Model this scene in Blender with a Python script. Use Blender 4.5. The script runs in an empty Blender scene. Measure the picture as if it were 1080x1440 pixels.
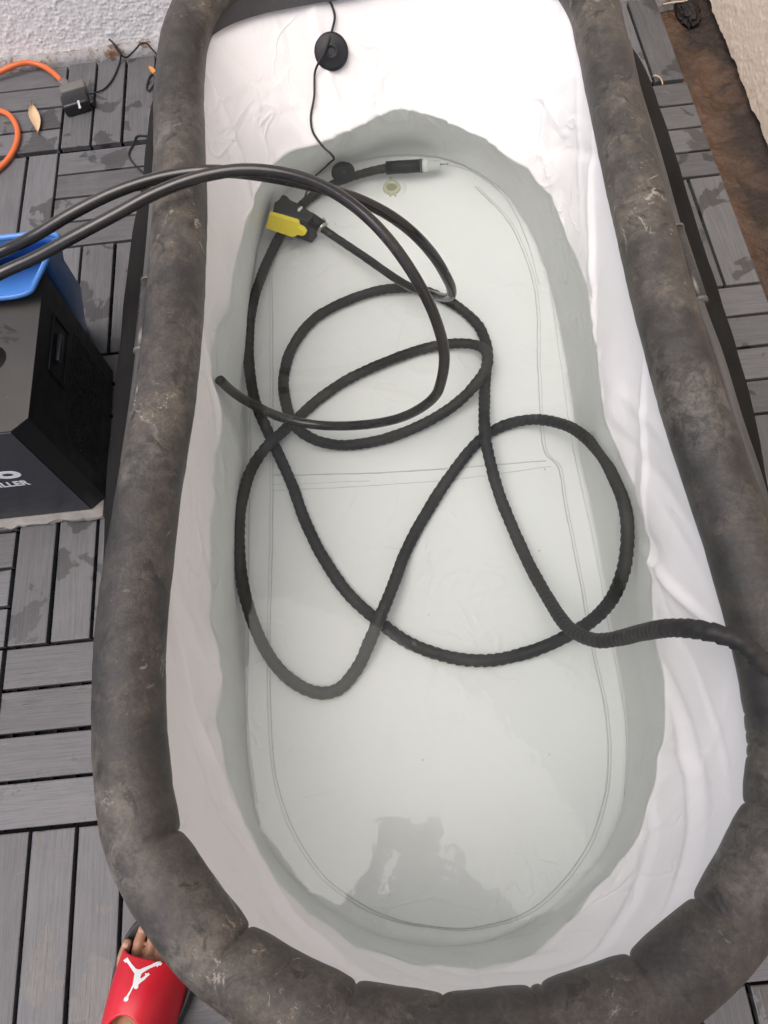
import bpy, bmesh, math, random
from mathutils import Vector, Matrix, noise
R = math.radians
random.seed(7)
sc = bpy.context.scene
COL = sc.collection

# ------------------------------------------------------------------ camera, world, sun, exposure
F_PX, PITCH, YAW, ROLL, CAM_H = 1044.43, R(66.763), R(1.678), R(-7.674), 1.2519
CAM_ROT = Matrix.Rotation(YAW, 3, 'Z') @ Matrix.Rotation(math.pi/2 - PITCH, 3, 'X') @ Matrix.Rotation(ROLL, 3, 'Z')
cam = bpy.data.objects.new('camera', bpy.data.cameras.new('camera'))
COL.objects.link(cam)
cam.matrix_world = Matrix.Translation((0, 0, CAM_H)) @ CAM_ROT.to_4x4()
cam.data.sensor_fit = 'VERTICAL'
cam.data.sensor_height = 24.0
cam.data.lens = 24.0 * F_PX / 1440.0
cam.data.clip_start = 0.02
cam.data.clip_end = 2000
sc.camera = cam

SUN_EL, SUN_AZ = R(71), R(238)            # azimuth from +Y towards +X
sun_dir = Vector((math.cos(SUN_EL)*math.sin(SUN_AZ), math.cos(SUN_EL)*math.cos(SUN_AZ), math.sin(SUN_EL)))
world = bpy.data.worlds.new('World'); sc.world = world; world.use_nodes = True
wn = world.node_tree; wn.nodes.clear()
sky = wn.nodes.new('ShaderNodeTexSky'); sky.sky_type = 'NISHITA'; sky.sun_disc = False
sky.sun_elevation = SUN_EL; sky.sun_rotation = SUN_AZ
sky.dust_density = 3.4; sky.air_density = 0.45; sky.ozone_density = 0.4
bg = wn.nodes.new('ShaderNodeBackground'); bg.inputs[1].default_value = 0.15
wo = wn.nodes.new('ShaderNodeOutputWorld')
wn.links.new(sky.outputs[0], bg.inputs[0]); wn.links.new(bg.outputs[0], wo.inputs[0])
sun = bpy.data.objects.new('sun', bpy.data.lights.new('sun', 'SUN')); COL.objects.link(sun)
sun.data.energy = 1.0; sun.data.angle = R(56); sun.data.color = (1.0, 0.93, 0.85)
sun.rotation_euler = sun_dir.to_track_quat('Z', 'Y').to_euler()
sun.location = sun_dir * 5

sc.view_settings.view_transform = 'Standard'
sc.view_settings.look = 'None'
sc.view_settings.gamma = 1.0
sc.view_settings.exposure = 0.73
sc.render.engine = 'CYCLES'
cy = sc.cycles
cy.use_denoising = True
try:
    cy.denoiser = 'OPENIMAGEDENOISE'
except Exception:
    pass
cy.max_bounces = 14; cy.transmission_bounces = 10; cy.diffuse_bounces = 9; cy.glossy_bounces = 4
cy.caustics_refractive = True; cy.caustics_reflective = True
cy.blur_glossy = 0.3

# ------------------------------------------------------------------ helpers
Z_WATER = 0.25
def ray(u, v):
    return CAM_ROT @ Vector(((u-540)/F_PX, -(v-720)/F_PX, -1.0))
def at(u, v, z):                                   # a measured photo point at a real height
    d = ray(u, v); t = (z-CAM_H)/d.z
    return Vector((d.x*t, d.y*t, z))
def atw(u, v, z):                                  # the same for a point under the water
    d = ray(u, v).normalized(); t = (Z_WATER-CAM_H)/d.z
    p = Vector((0, 0, CAM_H)) + d*t
    eta = 1/1.333; h = Vector((d.x, d.y, 0))*eta
    dz = -math.sqrt(max(0, 1-h.length_squared))
    s = (z-Z_WATER)/dz
    return Vector((p.x+h.x*s, p.y+h.y*s, z))

def tag(o, label=None, cat=None, group=None, kind=None):
    if label: o['label'] = label
    if cat: o['category'] = cat
    if group: o['group'] = group
    if kind: o['kind'] = kind
    return o
def empty(name, loc, rz=0):
    o = bpy.data.objects.new(name, None); o.empty_display_size = .05
    COL.objects.link(o); o.location = loc; o.rotation_euler.z = rz
    return o
def link(name, me, m, parent=None, smooth=True):
    if m is not None:
        me.materials.clear(); me.materials.append(m)
    if smooth:
        me.polygons.foreach_set('use_smooth', [True]*len(me.polygons))
    me.update()
    o = bpy.data.objects.new(name, me); COL.objects.link(o)
    if parent:
        o.parent = parent
        o.matrix_parent_inverse = parent_inv(parent)
    return o
def parent_inv(p):
    m = Matrix.Translation(p.location) @ p.rotation_euler.to_matrix().to_4x4()
    if p.parent: m = Matrix.Identity(4) if False else p.parent.matrix_parent_world @ m if hasattr(p.parent, 'matrix_parent_world') else m
    return m.inverted() if not p.parent else (parent_world(p)).inverted()
def parent_world(o):
    m = Matrix.Translation(o.location) @ o.rotation_euler.to_matrix().to_4x4()
    if o.parent: m = parent_world(o.parent) @ o.matrix_parent_inverse @ m
    return m
def pydata(name, v, f):
    me = bpy.data.meshes.new(name); me.from_pydata(v, [], f); return me
def bm_mesh(name, bm):
    bmesh.ops.recalc_face_normals(bm, faces=bm.faces[:])
    me = bpy.data.meshes.new(name); bm.to_mesh(me); bm.free(); return me
def box(bm, c, s, rz=0, bev=0, seg=2):
    M = Matrix.Translation(c) @ Matrix.Rotation(rz, 4, 'Z') @ Matrix.Diagonal((s[0], s[1], s[2], 1))
    g = bmesh.ops.create_cube(bm, size=1, matrix=M)
    if bev:
        es = list({e for v in g['verts'] for e in v.link_edges})
        bmesh.ops.bevel(bm, geom=es, offset=bev, segments=seg, profile=.5, affect='EDGES')
    return g
def catmull(pts, closed=False, step=.005):
    pts = [Vector(p) for p in pts]; n = len(pts); out = []
    rng = range(n if closed else n-1)
    for i in rng:
        if closed: p0, p1, p2, p3 = pts[(i-1) % n], pts[i], pts[(i+1) % n], pts[(i+2) % n]
        else: p1, p2 = pts[i], pts[i+1]; p0 = pts[i-1] if i else p1*2-p2; p3 = pts[i+2] if i+2 < n else p2*2-p1
        # centripetal
        def tj(t, a, b): return t + max((b-a).length, 1e-5)**.5
        t0 = 0; t1 = tj(t0, p0, p1); t2 = tj(t1, p1, p2); t3 = tj(t2, p2, p3)
        k = max(2, int((p2-p1).length/step))
        for j in range(k):
            t = t1 + (t2-t1)*j/k
            a1 = p0*((t1-t)/(t1-t0)) + p1*((t-t0)/(t1-t0)); a2 = p1*((t2-t)/(t2-t1)) + p2*((t-t1)/(t2-t1)); a3 = p2*((t3-t)/(t3-t2)) + p3*((t-t2)/(t3-t2))
            b1 = a1*((t2-t)/(t2-t0)) + a2*((t-t0)/(t2-t0)); b2 = a2*((t3-t)/(t3-t1)) + a3*((t-t1)/(t3-t1))
            out.append(b1*((t2-t)/(t2-t1)) + b2*((t-t1)/(t2-t1)))
    if not closed: out.append(pts[-1].copy())
    return out
def smooth(p, closed=False, it=2):
    for _ in range(it):
        q = [v.copy() for v in p]; n = len(p)
        for i in range(n):
            if not closed and i in (0, n-1): continue
            q[i] = (p[i-1] + p[i]*2 + p[(i+1) % n])/4
        p = q
    return p
def resample(p, n, closed=True):
    q = p + [p[0]] if closed else p
    L = [0]
    for i in range(1, len(q)): L.append(L[-1] + (q[i]-q[i-1]).length)
    out = []; j = 0
    for k in range(n):
        s = L[-1]*k/(n if closed else n-1)
        while j < len(q)-2 and L[j+1] < s: j += 1
        d = L[j+1]-L[j]; t = (s-L[j])/d if d > 0 else 0
        out.append(q[j].lerp(q[j+1], min(1, max(0, t))))
    return out
def tube_data(path, rad, seg=14, closed=False, cap=True, V=None, Fc=None):
    V = [] if V is None else V; Fc = [] if Fc is None else Fc; b = len(V); n = len(path)
    T = []
    for i in range(n):
        a = path[i-1] if (i or closed) else path[0]; c = path[(i+1) % n] if (i < n-1 or closed) else path[-1]
        T.append((c-a).normalized())
    up = Vector((0, 0, 1)) if abs(T[0].z) < .9 else Vector((1, 0, 0))
    N = (up - T[0]*up.dot(T[0])).normalized()
    for i in range(n):
        N = (N - T[i]*N.dot(T[i])).normalized(); B = T[i].cross(N)
        r = rad(i/(n-1)) if callable(rad) else rad
        for k in range(seg):
            a = 2*math.pi*k/seg
            V.append(path[i] + N*(r*math.cos(a)) + B*(r*math.sin(a)))
    for i in range(n if closed else n-1):
        for k in range(seg):
            Fc.append((b+i*seg+k, b+i*seg+(k+1) % seg, b+((i+1) % n)*seg+(k+1) % seg, b+((i+1) % n)*seg+k))
    if cap and not closed:
        Fc.append(tuple(b+k for k in range(seg))[::-1]); Fc.append(tuple(b+(n-1)*seg+k for k in range(seg)))
    return V, Fc
def tube(name, path, rad, m, parent=None, seg=14, closed=False, cap=True):
    V, Fc = tube_data(path, rad, seg, closed, cap)
    return link(name, pydata(name, V, Fc), m, parent)
def lathe(name, prof, m, parent=None, M=Matrix.Identity(4), seg=32):
    V = []; Fc = []; n = len(prof)
    for k in range(seg):
        a = 2*math.pi*k/seg
        for r, z in prof: V.append(M @ Vector((r*math.cos(a), r*math.sin(a), z)))
    for k in range(seg):
        for j in range(n-1):
            Fc.append((k*n+j, ((k+1) % seg)*n+j, ((k+1) % seg)*n+j+1, k*n+j+1))
    return link(name, pydata(name, V, Fc), m, parent)
def fbm(p, o=4): return noise.fractal(p, 1.0, 2.0, o)

# ------------------------------------------------------------------ materials
class NT:
    def __init__(s, name):
        s.m = bpy.data.materials.new(name); s.m.use_nodes = True; s.t = s.m.node_tree; s.t.nodes.clear()
        s.o = s.n('OutputMaterial'); s.tc = s.n('TexCoord')
    def n(s, k, **kw):
        x = s.t.nodes.new('ShaderNode'+k)
        for a, b in kw.items(): setattr(x, a, b)
        return x
    def l(s, a, b): s.t.links.new(a, b)
    def mapping(s, scale=(1, 1, 1), src='Object', off=None):
        mp = s.n('Mapping'); mp.inputs['Scale'].default_value = scale
        v = s.tc.outputs[src]
        if off is not None:
            ad = s.n('VectorMath', operation='ADD'); s.l(v, ad.inputs[0]); s.l(off, ad.inputs[1]); v = ad.outputs[0]
        s.l(v, mp.inputs[0]); return mp.outputs[0]
    def noise(s, vec, scale, detail=6, rough=.6, dist=0):
        x = s.n('TexNoise'); x.inputs['Scale'].default_value = scale; x.inputs['Detail'].default_value = detail
        x.inputs['Roughness'].default_value = rough; x.inputs['Distortion'].default_value = dist
        s.l(vec, x.inputs['Vector']); return x.outputs['Fac']
    def vor(s, vec, scale, feature='F1'):
        x = s.n('TexVoronoi', feature=feature); x.inputs['Scale'].default_value = scale
        s.l(vec, x.inputs['Vector']); return x.outputs['Distance']
    def ramp(s, fac, stops):
        x = s.n('ValToRGB'); e = x.color_ramp.elements
        while len(e) > 1: e.remove(e[-1])
        for i, (p, c) in enumerate(stops):
            k = e[0] if i == 0 else e.new(p)
            k.position = p; k.color = (c, c, c, 1) if isinstance(c, (int, float)) else (*c, 1)
        s.l(fac, x.inputs[0]); return x.outputs[0]
    def mix(s, fac, a, b, mode='MIX'):
        x = s.n('Mix', data_type='RGBA', blend_type=mode)
        for inp, v in ((x.inputs[0], fac), (x.inputs[6], a), (x.inputs[7], b)):
            if isinstance(v, (int, float)): inp.default_value = v
            elif isinstance(v, tuple): inp.default_value = (*v, 1)
            else: s.l(v, inp)
        return x.outputs[2]
    def math(s, op, a, b=0):
        x = s.n('Math', operation=op)
        for inp, v in ((x.inputs[0], a), (x.inputs[1], b)):
            if isinstance(v, (int, float)): inp.default_value = v
            else: s.l(v, inp)
        return x.outputs[0]
    def bump(s, h, strength=.5, dist=.01, nrm=None):
        x = s.n('Bump'); x.inputs['Strength'].default_value = strength; x.inputs['Distance'].default_value = dist
        s.l(h, x.inputs['Height'])
        if nrm is not None: s.l(nrm, x.inputs['Normal'])
        return x.outputs[0]
    def bsdf(s, col, rough=.5, spec=.5, nrm=None, **kw):
        b = s.n('BsdfPrincipled')
        for k, v in [('Base Color', col), ('Roughness', rough), ('Specular IOR Level', spec)] + list(kw.items()):
            k = k.replace('_', ' ')
            if isinstance(v, tuple) and len(v) == 3: b.inputs[k].default_value = (*v, 1)
            elif isinstance(v, (int, float)): b.inputs[k].default_value = v
            else: s.l(v, b.inputs[k])
        if nrm is not None: s.l(nrm, b.inputs['Normal'])
        s.l(b.outputs[0], s.o.inputs[0]); s.b = b
        return s.m
def plain(name, col, rough=.5, spec=.5, var=.25, scale=40, bump=0.0, **kw):
    t = NT(name); v = t.mapping()
    f = t.noise(v, scale, 5)
    c = t.mix(f, tuple(x*(1-var) for x in col), tuple(min(1, x*(1+var)) for x in col))
    r = t.ramp(f, [(.3, max(0, rough-.08)), (.7, min(1, rough+.08))])
    n = t.bump(t.noise(v, scale*8, 3), .4, bump) if bump else None
    return t.bsdf(c, r, spec, n, **kw)

def m_slat():
    t = NT('composite_deck_board')
    oi = t.n('ObjectInfo'); sc3 = t.n('VectorMath', operation='SCALE'); cmb = t.n('CombineXYZ')
    for i, k in enumerate((37.0, 91.0, 53.0)): t.l(t.math('MULTIPLY', oi.outputs['Random'], k), cmb.inputs[i])
    off = cmb.outputs[0]
    v = t.mapping((1, 1, 1), off=off)
    g = t.noise(t.mapping((7, 130, 30), off=off), 1, 5, .65, .6)
    g2 = t.noise(t.mapping((14, 420, 60), off=off), 1, 3, .6, .3)
    mott = t.noise(v, 14, 6, .65)
    tone = t.ramp(oi.outputs['Random'], [(0, (.070, .071, .076)), (.5, (.100, .102, .109)), (1, (.138, .141, .151))])
    c = t.mix(t.ramp(g, [(.3, 0), (.7, .42)]), tone, (.17, .172, .178))
    c = t.mix(t.ramp(g2, [(.45, 0), (.62, .32)]), c, (.04, .04, .04))
    c = t.mix(t.ramp(mott, [(.5, 0), (.75, .35)]), c, (.165, .158, .148))
    wet = t.ramp(t.noise(v, 11, 4, .55, .5), [(.59, 0), (.605, 1)])
    cw = t.mix(1.0, c, (.52, .51, .5), 'MULTIPLY')
    c = t.mix(wet, c, cw)
    scuff = t.ramp(t.noise(t.mapping((26, 26, 26), off=off), 1, 7, .75, 1.2), [(.66, 0), (.72, .5)])
    c = t.mix(scuff, c, (.3, .285, .26))
    r = t.mix(wet, t.ramp(g, [(.3, .5), (.7, .62)]), (.34, .34, .34))
    h = t.math('ADD', t.math('MULTIPLY', g, .6), t.math('MULTIPLY', g2, .5))
    return t.bsdf(c, r, .5, t.bump(h, .6, .0016))
def m_rim():
    t = NT('grimy_vinyl'); v = t.mapping()
    a = t.noise(v, 4.2, 5, .6, .2); b = t.noise(v, 34, 10, .78, .5); f = t.noise(v, 210, 5, .75); e = t.noise(v, 13, 8, .7, .3)
    d = t.math('ADD', t.math('ADD', t.math('MULTIPLY', a, .42), t.math('MULTIPLY', b, .34)), t.math('MULTIPLY', e, .24))
    c = t.ramp(d, [(.40, (.015, .015, .015)), (.475, (.029, .027, .025)), (.53, (.054, .048, .041)), (.585, (.095, .083, .068)), (.65, (.165, .146, .12))])
    c = t.mix(t.ramp(f, [(.4, 0), (.7, .6)]), c, t.mix(1, c, (2.0, 1.95, 1.85), 'MULTIPLY'))
    dark = t.ramp(t.noise(v, 26, 6, .65, .8), [(.58, 0), (.65, .85)])
    c = t.mix(dark, c, (.017, .016, .016))
    s1 = t.noise(v, 16, 10, .82, 2.4); msk = t.ramp(t.noise(v, 4.1, 3), [(.48, 0), (.58, 1)])
    s = t.math('MULTIPLY', t.ramp(s1, [(.585, 0), (.615, .85), (.635, .85), (.67, 0)]), msk)
    c = t.mix(s, c, (.34, .315, .275))
    du = t.math('MULTIPLY', t.ramp(t.noise(v, 2.7, 3), [(.5, 0), (.64, .75)]), t.ramp(t.noise(v, 48, 9, .8, .6), [(.44, 0), (.60, 1)]))
    c = t.mix(du, c, (.205, .188, .16))
    r = t.ramp(d, [(.4, .38), (.6, .62)])
    h = t.math('ADD', t.math('MULTIPLY', b, .8), t.math('MULTIPLY', f, .6))
    return t.bsdf(c, r, .5, t.bump(h, .5, .0028))
def m_liner():
    t = NT('white_pvc_liner'); v = t.mapping()
    a = t.noise(v, 3.0, 5); b = t.noise(v, 22, 6, .65)
    c = t.mix(a, (.85, .848, .845), (.81, .81, .805))
    c = t.mix(t.ramp(b, [(.58, 0), (.75, .16)]), c, (.74, .73, .69))
    w = t.noise(t.mapping((900, 900, 900)), 1, 2)
    def crease(sc_, thr, seed):
        mp = t.n('Mapping'); mp.inputs['Location'].default_value = (seed, seed*.7, 0); t.l(t.tc.outputs['Object'], mp.inputs[0])
        q = t.math('ABSOLUTE', t.math('SUBTRACT', t.noise(mp.outputs[0], sc_, 3, .45, .7), .5))
        return t.ramp(q, [(0, 1), (thr, 0)])
    mk = t.ramp(t.noise(v, 3.5, 2), [(.45, 0), (.6, 1)])
    cr = t.math('MULTIPLY', t.math('ADD', crease(4.5, .035, 1.3), t.math('MULTIPLY', crease(9, .03, 7.7), .6)), mk)
    n = t.bump(w, .12, .0004, t.bump(cr, .42, .004, t.bump(t.noise(v, 9, 4, .5, .6), .35, .008)))
    return t.bsdf(c, .45, .2, n)
def m_water():
    t = NT('clear_water'); v = t.mapping()
    a = t.noise(v, 58, 1, .4, 0); b = t.noise(v, 12, 1, .4)
    n = t.bump(a, 1.0, .00013, t.bump(b, 1.0, .0003))
    g = t.n('BsdfGlass'); g.inputs['Color'].default_value = (.945, .983, .969, 1); g.inputs['Roughness'].default_value = 0; g.inputs['IOR'].default_value = 1.333
    t.l(n, g.inputs['Normal']); t.l(g.outputs[0], t.o.inputs[0]); return t.m
def m_stucco(name, c1, c2):
    t = NT(name); v = t.mapping()
    b = t.noise(v, 90, 5, .6); a = t.noise(v, 6, 5)
    c = t.mix(a, c1, c2)
    c = t.mix(t.ramp(t.noise(v, 45, 6, .7), [(.62, 0), (.72, .45)]), c, tuple(x*.62 for x in c1))
    return t.bsdf(c, .85, .25, t.bump(b, .5, .004))
def m_mud():
    t = NT('damp_mud'); v = t.mapping()
    a = t.noise(v, 7, 6, .6, .4); b = t.noise(v, 60, 6, .7)
    sx = t.n('SeparateXYZ'); t.l(t.tc.outputs['Object'], sx.inputs[0])
    k = t.math('ADD', t.math('MULTIPLY', t.math('SUBTRACT', sx.outputs[0], .845), 3.6), t.math('MULTIPLY', t.math('SUBTRACT', a, .5), 2.6))
    c = t.ramp(t.math('ADD', k, .5), [(.3, (.088, .051, .030)), (.58, (.060, .036, .023)), (.82, (.028, .019, .0145))])
    c = t.mix(t.ramp(b, [(.42, .0), (.75, .6)]), c, t.mix(1, c, (1.7, 1.6, 1.5), 'MULTIPLY'))
    r = t.ramp(a, [(.35, .3), (.65, .65)])
    return t.bsdf(c, r, .5, t.bump(t.math('ADD', b, a), .6, .012))
def m_hose(name, col, dust, rough, spec=.5, amt=.5):
    t = NT(name); v = t.mapping()
    a = t.noise(v, 9, 6, .65); b = t.noise(v, 90, 4)
    c = t.mix(t.ramp(a, [(.4, 0), (.7, amt)]), col, dust)
    c = t.mix(t.ramp(b, [(.62, 0), (.72, .35)]), c, dust)
    c = t.mix(t.ramp(t.noise(v, 2.3, 3), [(.45, 0), (.62, amt*.8)]), c, dust)
    r = t.ramp(a, [(.35, rough), (.7, min(1, rough+.2))])
    return t.bsdf(c, r, spec, t.bump(b, .2, .001))
def m_conc():
    t = NT('painted_concrete'); v = t.mapping()
    a = t.noise(v, 16, 7, .7); b = t.noise(v, 70, 5, .7)
    c = t.ramp(a, [(.38, (.42, .42, .43)), (.52, (.33, .32, .31)), (.58, (.2, .13, .085)), (.68, (.1, .06, .04))])
    return t.bsdf(c, .8, .3, t.bump(b, .7, .006))
def m_skin():
    t = NT('skin'); v = t.mapping()
    a = t.noise(v, 60, 5); b = t.noise(v, 400, 3)
    c = t.mix(a, (.33, .165, .10), (.44, .24, .155))
    m = t.bsdf(c, .48, .45, t.bump(b, .35, .0012)); t.b.inputs['Subsurface Weight'].default_value = .12
    t.b.inputs['Subsurface Radius'].default_value = (.01, .004, .002); return m

M = dict(
    slat=m_slat(), rim=m_rim(), liner=m_liner(), water=m_water(), mud=m_mud(), conc=m_conc(), skin=m_skin(),
    wall_white=m_stucco('white_stucco', (.96, .935, .89), (.94, .912, .865)),
    wall_cream=m_stucco('cream_stucco', (.90, .79, .67), (.86, .75, .635)),
    grid=plain('black_grid_plastic', (.012, .012, .012), .9, .1),
    black_fabric=plain('black_coated_fabric', (.028, .028, .03), .5, .5, .35, 30, .002),
    ring=m_hose('dusty_black_tarpaulin', (.008, .008, .008), (.026, .025, .024), .7, .12, .4),
    wall_fab=plain('dark_side_fabric', (.022, .022, .022), .7),
    pole=m_hose('grey_pole', (.055, .055, .055), (.12, .115, .11), .38, .5, .5),
    sleeve=plain('smoky_sleeve', (.045, .043, .04), .28, .5),
    collar=plain('pale_collar', (.12, .118, .11), .35),
    hoseA=m_hose('black_pvc_hose', (.010, .010, .010), (.045, .040, .034), .13, .6, .4),
    hoseB=m_hose('sheathed_hose', (.018, .018, .018), (.066, .060, .055), .55, .4, .75),
    rubber=plain('black_rubber', (.014, .015, .018), .5, .4),
    seam=plain('shaded_grimy_weld', (.62, .63, .61), .5, .4, .2),  # grey holds the shading of the ridge as well as dirt
    ivory=plain('ivory_plastic', (.62, .61, .45), .35),
    ivory2=plain('ivory_recess', (.36, .35, .25), .5),
    pump=plain('pump_black', (.012, .013, .016), .4, .5),
    yellow=plain('yellow_panel', (.86, .69, .05), .38, .5, .06),
    steel=plain('clamp_steel', (.5, .48, .45), .3, .5, .2, Metallic=.9),
    white=plain('white_print', (.82, .83, .84), .5, .4, .04),
    ch_side=plain('black_powder_coat', (.011, .011, .012), .45, .5, .3),
    ch_front=plain('skylit_powder_coat', (.03, .032, .04), .42, .5, .12, 60),  # same black coat, with skylight on the front put into a lighter blue tone
    foam=plain('weathered_white_slab', (.27, .26, .245), .8, .3, .5, 30, .004),
    orange=plain('orange_jacket', (.72, .16, .045), .42, .5, .1),
    plug=plain('grey_plug', (.15, .145, .135), .6),
    adapter=plain('adapter_black', (.016, .016, .018), .35),
    leaf=plain('dry_leaf', (.62, .46, .29), .6, .3, .2, 60),
    leaf2=plain('orange_leaf', (.6, .28, .08), .6, .3, .2, 60),
    red=plain('red_strap', (.62, .018, .035), .38, .5, .07, 30),
    sole=plain('charcoal_sole', (.032, .031, .032), .55, .4, .25, 30, .001),
    nail=plain('toe_nail', (.5, .3, .22), .35),
    shirt=plain('grey_shirt', (.12, .125, .13), .85), shorts=plain('dark_shorts', (.03, .03, .035), .85),
    hair=plain('dark_hair', (.012, .01, .009), .6), phone=plain('phone_glass', (.015, .015, .018), .15),
    twig=plain('straw', (.6, .5, .35), .6), tar=plain('black_tarry_plastic', (.02, .017, .016), .6, .3, .4, 30),
    found=plain('damp_foundation', (.035, .022, .015), .5, .5, .6, 25, .01),
    ground=plain('pale_bounce_ground', (.42, .40, .37), .9, .2, .15, 3),  # unseen ground beyond the deck, made pale to bounce light onto the walls
)
def m_blue():
    t = NT('translucent_blue_plastic'); v = t.mapping()
    c = t.mix(t.noise(v, 12, 4), (.06, .20, .56), (.09, .27, .66))
    return t.bsdf(c, .28, .5)
M['blue'] = m_blue()
def m_chtop():
    t = NT('dusty_chiller_lid'); v = t.mapping()
    a = t.noise(v, 9, 6, .65); b = t.noise(v, 40, 6, .7)
    c = t.mix(a, (.034, .033, .031), (.07, .067, .061))
    c = t.mix(t.ramp(t.noise(v, 22, 5, .6, .6), [(.64, 0), (.67, .9)]), c, (.022, .02, .018))
    c = t.mix(t.ramp(b, [(.66, 0), (.74, .5)]), c, (.28, .26, .22))
    return t.bsdf(c, .5, .5)
M['ch_top'] = m_chtop()

# ------------------------------------------------------------------ ground and deck
S = .075; X0, Y0 = -.69943, 1.55573
gs = 300
g = link('ground', pydata('ground', [(-gs, -gs, -.075), (gs, -gs, -.075), (gs, gs, -.075), (-gs, gs, -.075)], [(0, 1, 2, 3)]), M['ground'], smooth=False)
tag(g, kind='structure')
bm = bmesh.new()
DX0, DX1, DY1, DY0 = X0-8*S*1.0-8*S, X0+20*S, Y0+4*S, Y0-32*S
box(bm, ((DX0+DX1)/2, (DY0+DY1)/2, -.05), (DX1-DX0, DY1-DY0, .03))
deck = tag(link('deck', bm_mesh('deck', bm), M['found'], smooth=False), kind='structure')
# a board: long axis x, rounded top edges
bm = bmesh.new(); LB, WB, TB = .2945, .0685, .013
box(bm, (0, 0, -TB/2), (LB, WB, TB))
bmesh.ops.bevel(bm, geom=[e for e in bm.edges if all(v.co.z > -.001 for v in e.verts)], offset=.0022, segments=2, profile=.6, affect='EDGES')
slat_me = bm_mesh('slat', bm); slat_me.materials.append(M['slat'])
bm = bmesh.new()
for k in range(8): box(bm, (-.13125+k*.0375, 0, -.023), (.007, .296, .016))
for k in range(5): box(bm, (0, -.148+k*.074, -.027), (.296, .007, .008))
for k in range(8):
    for j in (-1, 0, 1): box(bm, (-.13125+k*.0375+.004, j*S, -.0135), (.0035, .0072, .009))
grid_me = bm_mesh('deck_tile', bm); grid_me.materials.append(M['grid'])
def oval_inside(x, y): return ((x-.07)/.36)**2 + ((y-.66)/.72)**2 < 1
for ci in range(-4, 5):
    for ri in range(-1, 8):
        cx, cy_ = X0+(ci*4+2)*S, Y0-(ri*4+2)*S
        if all(oval_inside(cx+a, cy_+b) for a in (-.15, .15) for b in (-.15, .15)): continue
        vert = (ci+ri) % 2 == 1           # boards run away from the camera
        t = bpy.data.objects.new('deck_tile', grid_me); COL.objects.link(t); t.parent = deck
        t.location = (cx+random.uniform(-.0012, .0012), (.010 if ri == -1 else 0)+cy_+random.uniform(-.0012, .0012), 0)
        t.rotation_euler.z = (math.pi/2 if vert else 0)
        for j in range(4):
            s = bpy.data.objects.new('slat', slat_me); COL.objects.link(s); s.parent = t
            s.location = (random.uniform(-.0008, .0008), (j-1.5)*S+random.uniform(-.0007, .0007), random.uniform(-.0012, .0008))
            s.rotation_euler = (random.uniform(-.006, .006), random.uniform(-.003, .003), random.uniform(-.003, .003)+(math.pi if random.random() < .5 else 0))

# ------------------------------------------------------------------ walls, curb, gutter
def grid_wall(name, P, U, W, nu, nv, amp, m, jag=0, freq=85):
    N = U.cross(W).normalized(); V = []; Fc = []
    for j in range(nv+1):
        for i in range(nu+1):
            p = P + U*(i/nu) + W*(j/nv)
            q = Vector((p.x, p.y, p.z))*freq
            d = amp*(abs(noise.noise(q))*1.1 + .5*noise.noise(q*2.3) + .9*max(0, noise.noise(q*.45)))
            fade = min(1, (1-j/nv)*9, i/nu*12, (1-i/nu)*12); d *= fade
            if jag and j == 0: p = p + W.normalized()*(jag*(fbm(p*18, 4)))
            V.append(p + N*d)
    for j in range(nv):
        for i in range(nu):
            a = j*(nu+1)+i; Fc.append((a, a+1, a+nu+2, a+nu+1))
    return link(name, pydata(name, V, Fc), m)
WY = 1.8955
# the house wall behind: a finely trowelled lower zone plus the plain wall above
hw = grid_wall('house_wall', Vector((-1.05, WY, .012)), Vector((1.15, 0, 0)), Vector((0, 0, .34)), 420, 124, .0024, M['wall_white'], freq=115)
tag(hw, 'white rough stucco house wall at the far end of the deck', 'wall')
bm = bmesh.new(); box(bm, (-.95, WY+.11, 1.24), (3.9, .2, 2.6)); link('wall_body', bm_mesh('wall_body', bm), M['wall_white'], hw, smooth=False)
WX = .925
sw = grid_wall('side_wall', Vector((WX, 1.95, .0)), Vector((0, -1.15, 0)), Vector((0, 0, .42)), 300, 110, .0016, M['wall_cream'], jag=.008, freq=95)
tag(sw, 'cream stucco wall rising beside the muddy gutter', 'wall')
bm = bmesh.new(); box(bm, (WX+.106, -.3, 1.25), (.2, 4.7, 2.5)); link('wall_body', bm_mesh('wall_body', bm), M['wall_cream'], sw, smooth=False)
bm = bmesh.new(); box(bm, (WX+.115, -.3, -.03), (.2, 4.7, .09)); link('foundation', bm_mesh('foundation', bm), M['found'], sw, smooth=False)
# curb under the house wall
V = []; Fc = []; n = 260
prof = [(0, -.07), (0, .004), (.004, .012), (.012, .016), (.026, .018), (.05, .02)]
for i in range(n+1):
    x = -1.75 + 2.65*i/n
    for (a, z) in prof:
        k = .0045*fbm(Vector((x*16, a*40, z*40)), 4)
        V.append((x, Y0+4*S+.0125 + a + k*(1 if a < .02 else 0), z + k*.8 - (.006 if abs(x+.629) < .004 else 0)))
for i in range(n):
    for j in range(len(prof)-1): a = i*len(prof)+j; Fc.append((a, a+len(prof), a+len(prof)+1, a+1))
tag(link('concrete_curb', pydata('concrete_curb', V, Fc), M['conc']), 'chipped pale painted concrete curb along the foot of the white wall', 'curb')
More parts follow.
